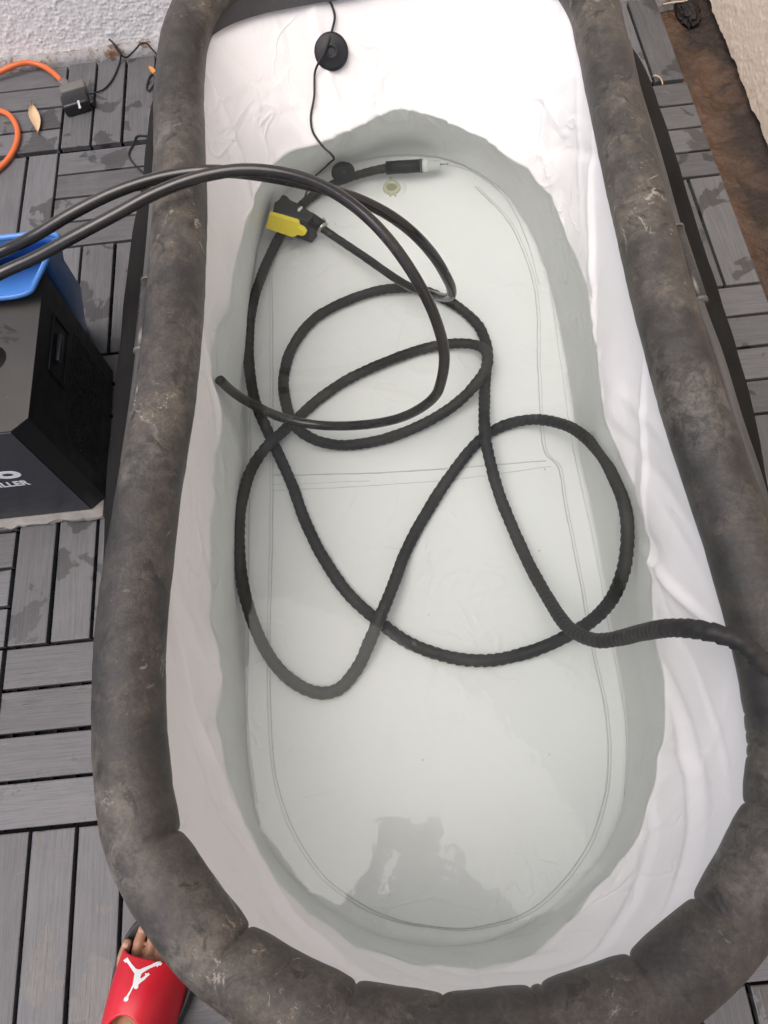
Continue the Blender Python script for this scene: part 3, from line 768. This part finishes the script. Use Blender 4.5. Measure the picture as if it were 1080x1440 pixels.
cable = [wallpt(455, -40) + Vector((0, .02, .02)), wallpt(458, -12), wallpt(466, 6), wallpt(471, 22), wallpt(467, 42, .006), wallpt(458, 68, .012), wallpt(449, 86, .012), wallpt(443, 100), wallpt(442, 135), wallpt(437, 165), wallpt(440, 185), wallpt(454, 205), at(466, 217, .262), at(470, 222, .255), atw(466, 227, .24), atw(452, 240, .2), atw(441, 250, .17), atw(431, 270, .14), atw(427, 288, ZT)]
tag(tube('pump_cable', smooth(catmull(cable, step=.004), False, 2), .0021, M['rubber'], seg=8), 'thin black cable hanging down the far liner wall to the pump', 'cable')

# ------------------------------------------------------------------ chiller on its slab
ch = tag(empty('water_chiller', (-.73, .75, .02)), 'boxy black water chiller with dusty lid beside the bath', 'chiller')
bm = bmesh.new(); CX0, CX1, CY0, CY1, CZ0, CZ1 = -.965, -.5315, .602, .903, .012, .306
ch_pts = [(CX0, CY1), (CX0, CY0+.02), (CX0+.024, CY0), (CX1-.024, CY0), (CX1, CY0+.02), (CX1, CY1)]
vb = [bm.verts.new((x, y, CZ0)) for x, y in ch_pts]; vt = [bm.verts.new((x, y, CZ1-.002)) for x, y in ch_pts]
for i in range(6): j = (i+1) % 6; bm.faces.new((vb[i], vb[j], vt[j], vt[i]))
bm.faces.new(vb[::-1]); bm.faces.new(vt)
link('cabinet', bm_mesh('cabinet', bm), M['ch_side'], ch, smooth=False)
bm = bmesh.new()
vb = [bm.verts.new((x, y, CZ1-.0015)) for x, y in ch_pts]; vt = [bm.verts.new((x, y, CZ1+.0005)) for x, y in ch_pts]
for i in range(6): j = (i+1) % 6; bm.faces.new((vb[i], vb[j], vt[j], vt[i]))
bm.faces.new(vt); bm.faces.new(vb[::-1])
link('lid', bm_mesh('lid', bm), M['ch_top'], ch, smooth=False)
bm = bmesh.new(); box(bm, ((CX0+CX1)/2, CY0-.0006, (CZ0+CZ1)/2), (CX1-CX0-.05, .0025, CZ1-CZ0-.004), 0, .0005)
link('front_panel', bm_mesh('front_panel', bm), M['ch_front'], ch, smooth=False)
Mx = Matrix.Rotation(R(90), 4, 'X')
pt = None
def front(u, v):
    d = ray(u, v); t = (CY0-.0022)/d.y; return Vector((d.x*t, CY0-.0022, CAM_H+d.z*t))
a = front(32, 670); b = front(43, 681)
text_mesh('logo_letters', 'IO', .030, M['white'], ch, Matrix.Translation(a) @ Mx, .0002, .0024, 1.6)
text_mesh('chiller_word', 'CHILLER', .0225, M['white'], ch, Matrix.Translation(b) @ Mx, .0002, .0006, 1.0)
# side: handle recess and perforated rows
hr = None
bm = bmesh.new()
for (y, z, sy, sz) in ((.795, .262, .11, .004), (.795, .208, .11, .004), (.74, .235, .004, .058), (.85, .235, .004, .058)): box(bm, (CX1+.0008, y, z), (.003, sy, sz), 0, .0008)
hr = link('handle_frame', bm_mesh('handle_frame', bm), M['ch_side'], ch, smooth=False)
bm = bmesh.new(); box(bm, (CX1+.004, .795, .240), (.008, .055, .012), 0, .002); link('handle', bm_mesh('handle', bm), M['ch_front'], hr)
bm = bmesh.new()
for k in range(15):
    for j in range(22):
        if random.random() < .06: continue
        y = .66+.0098*j; z = .055+.0092*k
        box(bm, (CX1+.0006, y, z), (.0016, .0065, .0032))
link('vent_grille', bm_mesh('vent_grille', bm), plain('vent_edge', (.02, .02, .021), .4), ch, smooth=False)
lathe('lid_cap', [(0, .014), (.012, .014), (.018, .010), (.019, 0), (.026, 0), (.026, -.001)], M['tar'], ch, Matrix.Translation(at(-15, 505, CZ1+.0015)), 24)
for hx, hy in ((-.80, .62), (-.80, .78)):
    lathe('hose_barb', [(0, .03), (.013, .03), (.0135, .02), (.016, .019), (.016, 0)], M['pump'], ch, Matrix.Translation((hx, hy, CZ1)), 20)
bm = bmesh.new(); box(bm, (-.745, .740, .0065), (.42, .31, .010), 0, .002)
for v in bm.verts: v.co += Vector((0, .004*fbm(v.co*20, 3), 0))
bmesh.ops.subdivide_edges(bm, edges=[e for e in bm.edges if e.calc_length() > .2], cuts=60)
for v in bm.verts:
    if v.co.y < .6: v.co.y += .006*fbm(Vector((v.co.x*40, 0, v.co.z*60)), 4)
tag(link('foam_slab', bm_mesh('foam_slab', bm), M['foam'], smooth=False), 'thin weathered white slab under the black chiller', 'slab')

# ------------------------------------------------------------------ blue basin behind the chiller
def rrect(x0, x1, y0, y1, r, z, n=8, rot=0, tilt=0.0):
    out = []; cx, cy2 = (x0+x1)/2, (y0+y1)/2
    for (ax, ay, st) in ((x1-r, y1-r, 0), (x0+r, y1-r, 90), (x0+r, y0+r, 180), (x1-r, y0+r, 270)):
        for k in range(n+1):
            a = R(st+90*k/n); out.append(Vector((ax+r*math.cos(a), ay+r*math.sin(a), z)))
    out = [Vector((cx+(p.x-cx)*math.cos(rot)-(p.y-cy2)*math.sin(rot), cy2+(p.x-cx)*math.sin(rot)+(p.y-cy2)*math.cos(rot), p.z+tilt*(p.y-cy2))) for p in out]
    return out
bk = tag(empty('blue_basin', (-.7, 1.0, 0)), 'blue plastic basin standing behind the black chiller', 'basin')
def loft(name, rings, m, parent, close_last=True):
    V = []; Fc = []; n = len(rings[0])
    for r in rings: V += r
    for a in range(len(rings)-1):
        for i in range(n): j = (i+1) % n; Fc.append((a*n+i, a*n+j, (a+1)*n+j, (a+1)*n+i))
    if close_last: Fc.append(tuple((len(rings)-1)*n+i for i in range(n)))
    return link(name, pydata(name, V, Fc), m, parent)
def quad_ring(FR, BR, r, n=8, wob=0):
    FR = Vector(FR); BR = Vector(BR); FL = Vector((-.87, FR.y+.004, FR.z)); BL = Vector((-.87, BR.y, BR.z)); out = []
    for p in rrect(0, 1, 0, 1, r, 0, n):
        u, v = p.x, p.y; ru = u
        q = FL.lerp(FR, u).lerp(BL.lerp(BR, u), v)
        out.append(q + Vector((wob*noise.noise(q*14), wob*noise.noise(q*14+Vector((3, 0, 0))), wob*noise.noise(q*14+Vector((0, 9, 0))))))
    return out
fr, br = at(41, 415, .328), at(86, 325, .405)
lv = [(fr, br, .10), (fr+Vector((-.006, .012, -.004)), br+Vector((-.008, -.002, -.008)), .10), (Vector((-.528, .908, .316)), Vector((-.480, .915, .352)), .12), (Vector((-.533, .9105, .27)), Vector((-.512, .955, .28)), .16), (Vector((-.552, .913, .18)), Vector((-.532, 1.0, .17)), .24), (Vector((-.58, .92, .07)), Vector((-.57, 1.03, .06)), .3), (Vector((-.60, .925, .004)), Vector((-.59, 1.06, .004)), .34)]
shell_o = loft('basin_shell', [quad_ring(a, b, r, wob=.009 if k > 1 else .002) for k, (a, b, r) in enumerate(lv)], M['blue'], bk)
sm = shell_o.modifiers.new('thickness', 'SOLIDIFY'); sm.thickness = .0025; sm.offset = 0
tube('basin_lip', [p for p in quad_ring(fr, br, .10)], .0045, M['blue'], bk, 10, True)

# ------------------------------------------------------------------ cords, adapter, leaves
OC = [at(86, 113, .014), at(74, 102, .011), at(60, 93, .014), at(40, 88, .022), at(20, 92, .026), at(0, 101, .02), at(-40, 122, .007), at(-70, 145, .007), at(-62, 160, .007), at(-30, 152, .007), at(-4, 155, .007), at(12, 161, .007), at(23, 177, .007), at(25, 193, .007), at(19, 212, .007), at(6, 230, .007), at(-20, 250, .007), at(-60, 270, .007)]
tag(tube('extension_cord', smooth(catmull(OC), False, 2), .0066, M['orange'], seg=12), 'orange extension cord looping over the deck boards by the white wall', 'cord')
p0, p1, p2 = at(86, 113, .014), at(100, 128, .017), at(112, 142, .018)
d = (p1-p0).normalized(); ang = math.atan2(d.y, d.x)
V = []
pl = tag(empty('power_plug', (p1.x, p1.y, 0)), 'dull grey cord socket at the end of the orange cord', 'plug')
bm = bmesh.new(); box(bm, p0.lerp(p1, .45), (.03, .021, .021), ang, .004); link('plug_neck', bm_mesh('plug_neck', bm), M['plug'], pl)
bm = bmesh.new(); c = at(104, 127, .017); a2 = math.atan2(at(122, 123, .017).y-at(88, 133, .017).y, at(122, 123, .017).x-at(88, 133, .017).x); box(bm, c, (.062, .028, .027), a2, .004); link('plug_head', bm_mesh('plug_head', bm), M['plug'], pl)
ad = tag(empty('power_adapter', at(108, 147, 0)), 'small black power adapter plugged into the orange cord', 'adapter')
bm = bmesh.new(); c = at(107, 145, .016); box(bm, c, (.064, .047, .031), a2, .007, 3); link('adapter_case', bm_mesh('adapter_case', bm), M['adapter'], ad)
bm = bmesh.new(); box(bm, c + Vector((math.cos(a2)*.036, math.sin(a2)*.036, -.006)), (.012, .03, .016), a2, .003); link('adapter_end', bm_mesh('adapter_end', bm), M['adapter'], ad)
text_mesh('adapter_print', 'noovio', .0105, M['white'], ad, Matrix.Translation(at(111, 153, .0322)) @ Matrix.Rotation(a2-R(92), 4, 'Z'), .0002, .0002)
def wire(name, pts, lab, r=.0021):
    return tag(tube(name, smooth(catmull([at(*p) for p in pts], step=.004), False, 2), r, M['rubber'], seg=8), lab, 'wire')
wire('adapter_wire', [(123, 133, .015), (132, 131, .008), (145, 126, .004), (156, 115, .003), (163, 102, .003), (169, 85, .005), (170, 76, .02), (167, 69, .026), (160, 61, .03), (147, 50, .034)], 'thin black wire from the adapter up to the white wall')
wire('loose_wire', [(160, 62, .03), (165, 71, .024), (170, 77, .022), (177, 81, .006), (184, 76, .022), (192, 68, .024), (198, 61, .026), (206, 61, .026), (212, 67, .024), (222, 78, .02)], 'thin black wire humped over the curb beside the bath rim')
wire('wire_loop', [(222, 102, .004), (214, 104, .004), (210, 109, .004), (207, 119, .004), (206, 126, .004), (210, 128, .005), (214, 122, .004), (222, 112, .004)], 'small black wire loop poking out from under the far left rim')
wire('bent_wire', [(214, 192, .01), (205, 191, .004), (192, 191, .003), (190, 196, .003), (188, 202, .003), (182, 212, .003), (181, 219, .003), (188, 230, .003), (199, 241, .004), (210, 246, .01)], 'thin bent black wire on the deck above the hoses')
def leafm(name, pts, width, z, lab, m, curl=.006):
    path = catmull([at(u, v, z) for u, v in pts], step=.003); n = len(path); V = []; Fc = []
    for i, p in enumerate(path):
        t = i/(n-1); d = (path[min(n-1, i+1)]-path[max(0, i-1)]).normalized(); s = Vector((-d.y, d.x, 0)); wd = width*max(.06, math.sin(math.pi*min(1, max(0, (t-.18)/.82))**.85)) if t > .18 else width*.06
        for k in range(7):
            e = (k/3-1); V.append(p + s*(wd*e) + Vector((0, 0, curl*e*e + .003*math.sin(t*5) + .002)))
        for k in range(7):
            e = (k/3-1); V.append(p + s*(wd*e) + Vector((0, 0, curl*e*e + .003*math.sin(t*5) + .0014)))
    for i in range(n-1):
        for k in range(6):
            b = i*14+k; Fc.append((b, b+1, b+15, b+14)); b += 7; Fc.append((b+1, b, b+14, b+15))
    return tag(link(name, pydata(name, V, Fc), m), lab, 'leaf')
leafm('dry_leaf', [(46, 144), (47, 152), (49, 162), (53, 175), (54, 183), (54, 189)], .0125, .003, 'pale tan dry leaf lying on the deck boards near the orange cord', M['leaf'])
leafm('leaf_scrap', [(208, 93), (212, 98), (217, 103), (224, 108)], .006, .003, 'small orange leaf scrap beside the far left rim', M['leaf2'], .002)

# ------------------------------------------------------------------ the photographer (only a sandalled foot is in view)
FD = Vector((.26, .966, 0)).normalized(); FS = Vector((FD.y, -FD.x, 0)); FC = Vector((-.408, -.135, 0))      # foot axis, side (to the right), strap centre
def fp(a, b, z): return FC + FD*a + FS*b + Vector((0, 0, z))
def capsule(bm, p, q, r0, r1, seg=14):
    V, Fc = tube_data([p + (p-q).normalized()*r0*.6, p + (p-q).normalized()*r0*.35, p, p.lerp(q, .25), p.lerp(q, .5), p.lerp(q, .75), q, q + (q-p).normalized()*r1*.35, q + (q-p).normalized()*r1*.6, ], lambda s: ([r0*.7, r0*.93, r0, r0*.75+r1*.25, (r0+r1)/2, r0*.25+r1*.75, r1, r1*.93, r1*.7])[min(8, int(round(s*8)))], seg)
    vs = [bm.verts.new(v) for v in V]
    for f in Fc: bm.faces.new([vs[i] for i in f])
def ell(bm, c, s, rz=0):
    bmesh.ops.create_icosphere(bm, subdivisions=4, radius=1, matrix=Matrix.Translation(c) @ Matrix.Rotation(rz, 4, 'Z') @ Matrix.Diagonal((*s, 1)))
person = tag(empty('person', (-.2, -.45, 0)), 'person standing at the bath end, seen as a bare foot in a red sandal', 'person')
bm = bmesh.new()
frz = math.atan2(FD.y, FD.x)
toes = [(-.0455, .018, .0074, .03), (-.0275, .040, .0078, .042), (-.0085, .054, .0080, .048), (.0110, .060, .0084, .052), (.0345, .056, .0136, .052)]
def foot(bm, sg, C, D, Sx):
    def q(a, b, z): return C + D*a + Sx*(b*sg) + Vector((0, 0, z))
    for (b, tip, r, ln) in toes:
        base_ = q(tip-ln-.012, b*.92, .041); mid = q(tip-.024, b, .0435); end = q(tip-r*.7, b*1.0, .0375)
        capsule(bm, base_, mid, r*1.05, r); capsule(bm, mid, end, r, r*.95)
    capsule(bm, q(-.012, -.03, .043), q(-.17, -.012, .05), .0165, .026); capsule(bm, q(-.008, .0, .045), q(-.15, 0, .07), .0185, .032); capsule(bm, q(-.006, .028, .045), q(-.17, .01, .055), .0195, .030)
    capsule(bm, q(-.12, 0, .075), q(-.165, 0, .12), .034, .036); ell(bm, q(-.185, 0, .06), (.034, .034, .032))
    return q(-.165, 0, .13)
ank = foot(bm, 1, FC, FD, FS)
C2 = Vector((.16, -.36, 0)); D2 = Vector((-.10, .995, 0)).normalized(); S2 = Vector((D2.y, -D2.x, 0))
ank2 = foot(bm, -1, C2, D2, S2)
hipL, hipR = Vector((-.17, -.47, .88)), Vector((.02, -.50, .88))
for an, hip, kx in ((ank, hipL, Vector((-.31, -.34, .49))), (ank2, hipR, Vector((.10, -.42, .49)))):
    capsule(bm, an, an.lerp(kx, .6), .036, .055); capsule(bm, an.lerp(kx, .55), kx, .056, .052); capsule(bm, kx, hip, .056, .085)
chest = Vector((-.04, -.25, 1.25)); neck = Vector((-.035, -.20, 1.44)); head = Vector((-.03, -.14, 1.58))
ell(bm, Vector((-.075, -.46, .95)), (.165, .11, .12)); ell(bm, Vector((-.065, -.38, 1.11)), (.15, .105, .17)); ell(bm, chest, (.15, .11, .17)); capsule(bm, chest + Vector((0, .01, .1)), neck + Vector((0, .03, .05)), .06, .055)
ell(bm, head, (.075, .095, .115)); ell(bm, head + Vector((0, .09, -.02)), (.014, .022, .02)); ell(bm, head + Vector((0, .055, -.07)), (.05, .05, .045))
for s in (-1, 1): ell(bm, head + Vector((s*.077, -.005, -.005)), (.012, .022, .032))
hands = (Vector((-.115, -.035, 1.262)), Vector((.06, -.07, 1.285)))
for s, hd in ((-1, hands[0]), (1, hands[1])):
    sh = chest + Vector((s*.145, .01, .11)); el = Vector((-.05+s*.19, -.23, 1.12))
    capsule(bm, sh, el, .05, .04); capsule(bm, el, hd + Vector((s*.02, -.07, -.01)), .04, .028); ell(bm, hd + Vector((s*.012, -.03, 0)), (.018, .045, .034))
    for k in range(4):
        b0 = hd + Vector((s*.014, .002, .022-.014*k)); capsule(bm, b0, b0 + Vector((-s*.012, .022, .004)), .0088, .008, 8); capsule(bm, b0 + Vector((-s*.012, .022, .004)), b0 + Vector((-s*.03, .016, .012)), .008, .0072, 8)
    capsule(bm, hd + Vector((s*.006, -.035, .022)), hd + Vector((-s*.022, -.012, .036)), .011, .009, 8)
me = bm_mesh('body_raw', bm); tmp = bpy.data.objects.new('tmp_body', me); COL.objects.link(tmp)
rm = tmp.modifiers.new('r', 'REMESH'); rm.mode = 'VOXEL'; rm.voxel_size = .0021
sm = tmp.modifiers.new('s', 'SMOOTH'); sm.iterations = 3; sm.factor = .4
bme = bpy.data.meshes.new_from_object(tmp.evaluated_get(bpy.context.evaluated_depsgraph_get())); bme.name = 'body'
bpy.data.objects.remove(tmp); bpy.data.meshes.remove(me)
link('body', bme, M['skin'], person)
# clothes
def shell(name, parts, m, vox=.012):
    bm = bmesh.new()
    for f, a in parts: f(bm, *a)
    me = bm_mesh(name, bm); tmp = bpy.data.objects.new('tmp', me); COL.objects.link(tmp)
    r = tmp.modifiers.new('r', 'REMESH'); r.mode = 'VOXEL'; r.voxel_size = vox; s = tmp.modifiers.new('s', 'SMOOTH'); s.iterations = 6
    o = bpy.data.meshes.new_from_object(tmp.evaluated_get(bpy.context.evaluated_depsgraph_get())); bpy.data.objects.remove(tmp)
    return link(name, o, m, person)
shell('shirt', [(ell, (chest, (.165, .13, .18))), (ell, (Vector((-.065, -.36, 1.09)), (.165, .13, .2))), (ell, (Vector((-.075, -.45, .97)), (.185, .135, .10)))] + [(capsule, (chest + Vector((s*.14, .01, .11)), chest + Vector((s*.18, .05, -.05)), .062, .052)) for s in (-1, 1)], M['shirt'])
shell('shorts', [(ell, (Vector((-.075, -.49, .90)), (.185, .13, .11))), (capsule, (hipL, Vector((-.28, -.37, .55)), .11, .085)), (capsule, (hipR, Vector((.08, -.44, .55)), .11, .085))], M['shorts'])
shell('hair', [(ell, (head + Vector((0, -.022, .03)), (.082, .092, .098)))], M['hair'], .008)
# toenails
for (b, tip, r, ln) in toes:
    bm = bmesh.new(); bmesh.ops.create_icosphere(bm, subdivisions=3, radius=1)
    for v in bm.verts: v.co = Vector((v.co.x*r*.62, v.co.y*r*.62, v.co.z*.0016))
    Mx = Matrix.Translation(fp(tip-r*1.05, b, .0375+r*.88)) @ Matrix.Rotation(frz-math.pi/2, 4, 'Z') @ Matrix.Rotation(R(-24), 4, 'X')
    me = bm_mesh('toenail', bm); me.transform(Mx); link('toenail', me, M['nail'], person)
# sandals
def sandal(C, D, Sx, sg, emblem):
    def q(a, b, z): return C + D*a + Sx*(b*sg) + Vector((0, 0, z))
    prof = [(.072, .012), (.066, .032), (.05, .047), (.015, .060), (-.04, .060), (-.10, .046), (-.16, .043), (-.205, .038), (-.222, .02), (-.226, 0), (-.222, -.02), (-.205, -.036), (-.16, -.042), (-.10, -.046), (-.04, -.057), (.0, -.0575), (.03, -.05), (.052, -.034), (.068, -.01)]
    out = resample(catmull([Vector((a, b, 0)) for a, b in prof], True, .005), 120)
    cen = Vector((-.07, 0, 0)); rings = []
    for (f, z) in ((.985, .0005), (1.0, .004), (1.0, .028), (.985, .0325), (.94, .0335), (.90, .0285), (.4, .028)):
        rings.append([q(*(cen.lerp(p, f)).xy, z) for p in out])
    so = loft('sandal', rings, M['sole'], person)
    # strap: arched sheet with thickness
    V = []; Fc = []; nu, nv = 40, 24
    def sp(tu, tv):
        t = tu*2-1; half = .0535 - .004*tv; a = .006 - .105*tv + (.022*(tv)*(1-t*t)**1.0*0 )
        front_z = .076 + .030*tv
        a += .042*tv*max(0, 1-t*t*1.25) - .012*tv*abs(t)**3
        z = .02 + (front_z-.02+.006*math.sin(math.pi*tv))*(1-abs(t)**3.2)**.72
        return a, t*half*(1+.05*math.sin(math.pi*tv)), z
    for j in range(nv+1):
        for i in range(nu+1): V.append(q(*sp(i/nu, j/nv)))
    for j in range(nv):
        for i in range(nu): b = j*(nu+1)+i; Fc.append((b, b+1, b+nu+2, b+nu+1))
    me = pydata('strap', V, Fc); tmp = bpy.data.objects.new('tmp', me); COL.objects.link(tmp)
    s = tmp.modifiers.new('s', 'SOLIDIFY'); s.thickness = .006; s.offset = 1 if sg > 0 else -1
    bv = tmp.modifiers.new('b', 'BEVEL'); bv.width = .0022; bv.segments = 2; bv.limit_method = 'ANGLE'; bv.angle_limit = R(50)
    o = bpy.data.meshes.new_from_object(tmp.evaluated_get(bpy.context.evaluated_depsgraph_get())); bpy.data.objects.remove(tmp)
    st = link('strap', o, M['red'], so)
    return so, q, sp, st
soL, qL, spL, stL = sandal(FC, FD, FS, 1, True)
sandal(C2, D2, S2, -1, False)
# emblem: white leaping silhouette laid on the strap
from mathutils.bvhtree import BVHTree
em = [(362, 480), (384, 462), (404, 450), (416, 472), (442, 512), (482, 558), (514, 566), (560, 546), (620, 521), (680, 492), (714, 489), (729, 508), (716, 525), (692, 527), (684, 543), (672, 530), (620, 551), (566, 582), (536, 602), (522, 640), (530, 650), (569, 622), (566, 600), (588, 602), (600, 594), (613, 614), (595, 628), (560, 662), (522, 692), (505, 708), (502, 735), (486, 751), (465, 746), (459, 728), (430, 785), (411, 818), (410, 850), (392, 868), (366, 862), (370, 834), (392, 816), (424, 766), (452, 706), (460, 650), (468, 604), (440, 562), (408, 512), (392, 494), (380, 502), (376, 488)]
bm = bmesh.new()
vs = [bm.verts.new(at(120+u/6.75, 1280+v/6.75, .08)) for u, v in em]
f = bm.faces.new(vs); bmesh.ops.triangulate(bm, faces=[f]); 
bmesh.ops.subdivide_edges(bm, edges=[e for e in bm.edges if e.calc_length() > .004], cuts=3, use_grid_fill=True)
bmesh.ops.triangulate(bm, faces=bm.faces[:])
tree = BVHTree.FromPolygons([v.co for v in stL.data.vertices], [tuple(p.vertices) for p in stL.data.polygons])
eye = Vector((0, 0, CAM_H)); bad = 0
for v in bm.verts:
    d = (v.co-eye).normalized(); hit = tree.ray_cast(eye, d)
    if hit[0] is not None: v.co = hit[0] + hit[1]*(.0007 if hit[1].dot(d) < 0 else -.0007)
me = bm_mesh('emblem', bm)
link('emblem', me, M['white'], soL, smooth=False)
# the phone in the hands, behind its own lens
bm = bmesh.new(); box(bm, (0, 0, 0), (.158, .075, .0085), 0, .0035, 3)
me = bm_mesh('phone', bm); me.transform(Matrix.Translation((0, 0, CAM_H)) @ CAM_ROT.to_4x4() @ Matrix.Translation((-.045, -.012, .012)))
tag(link('phone', me, M['phone']), 'dark phone held over the bath, mirrored in the water', 'phone')
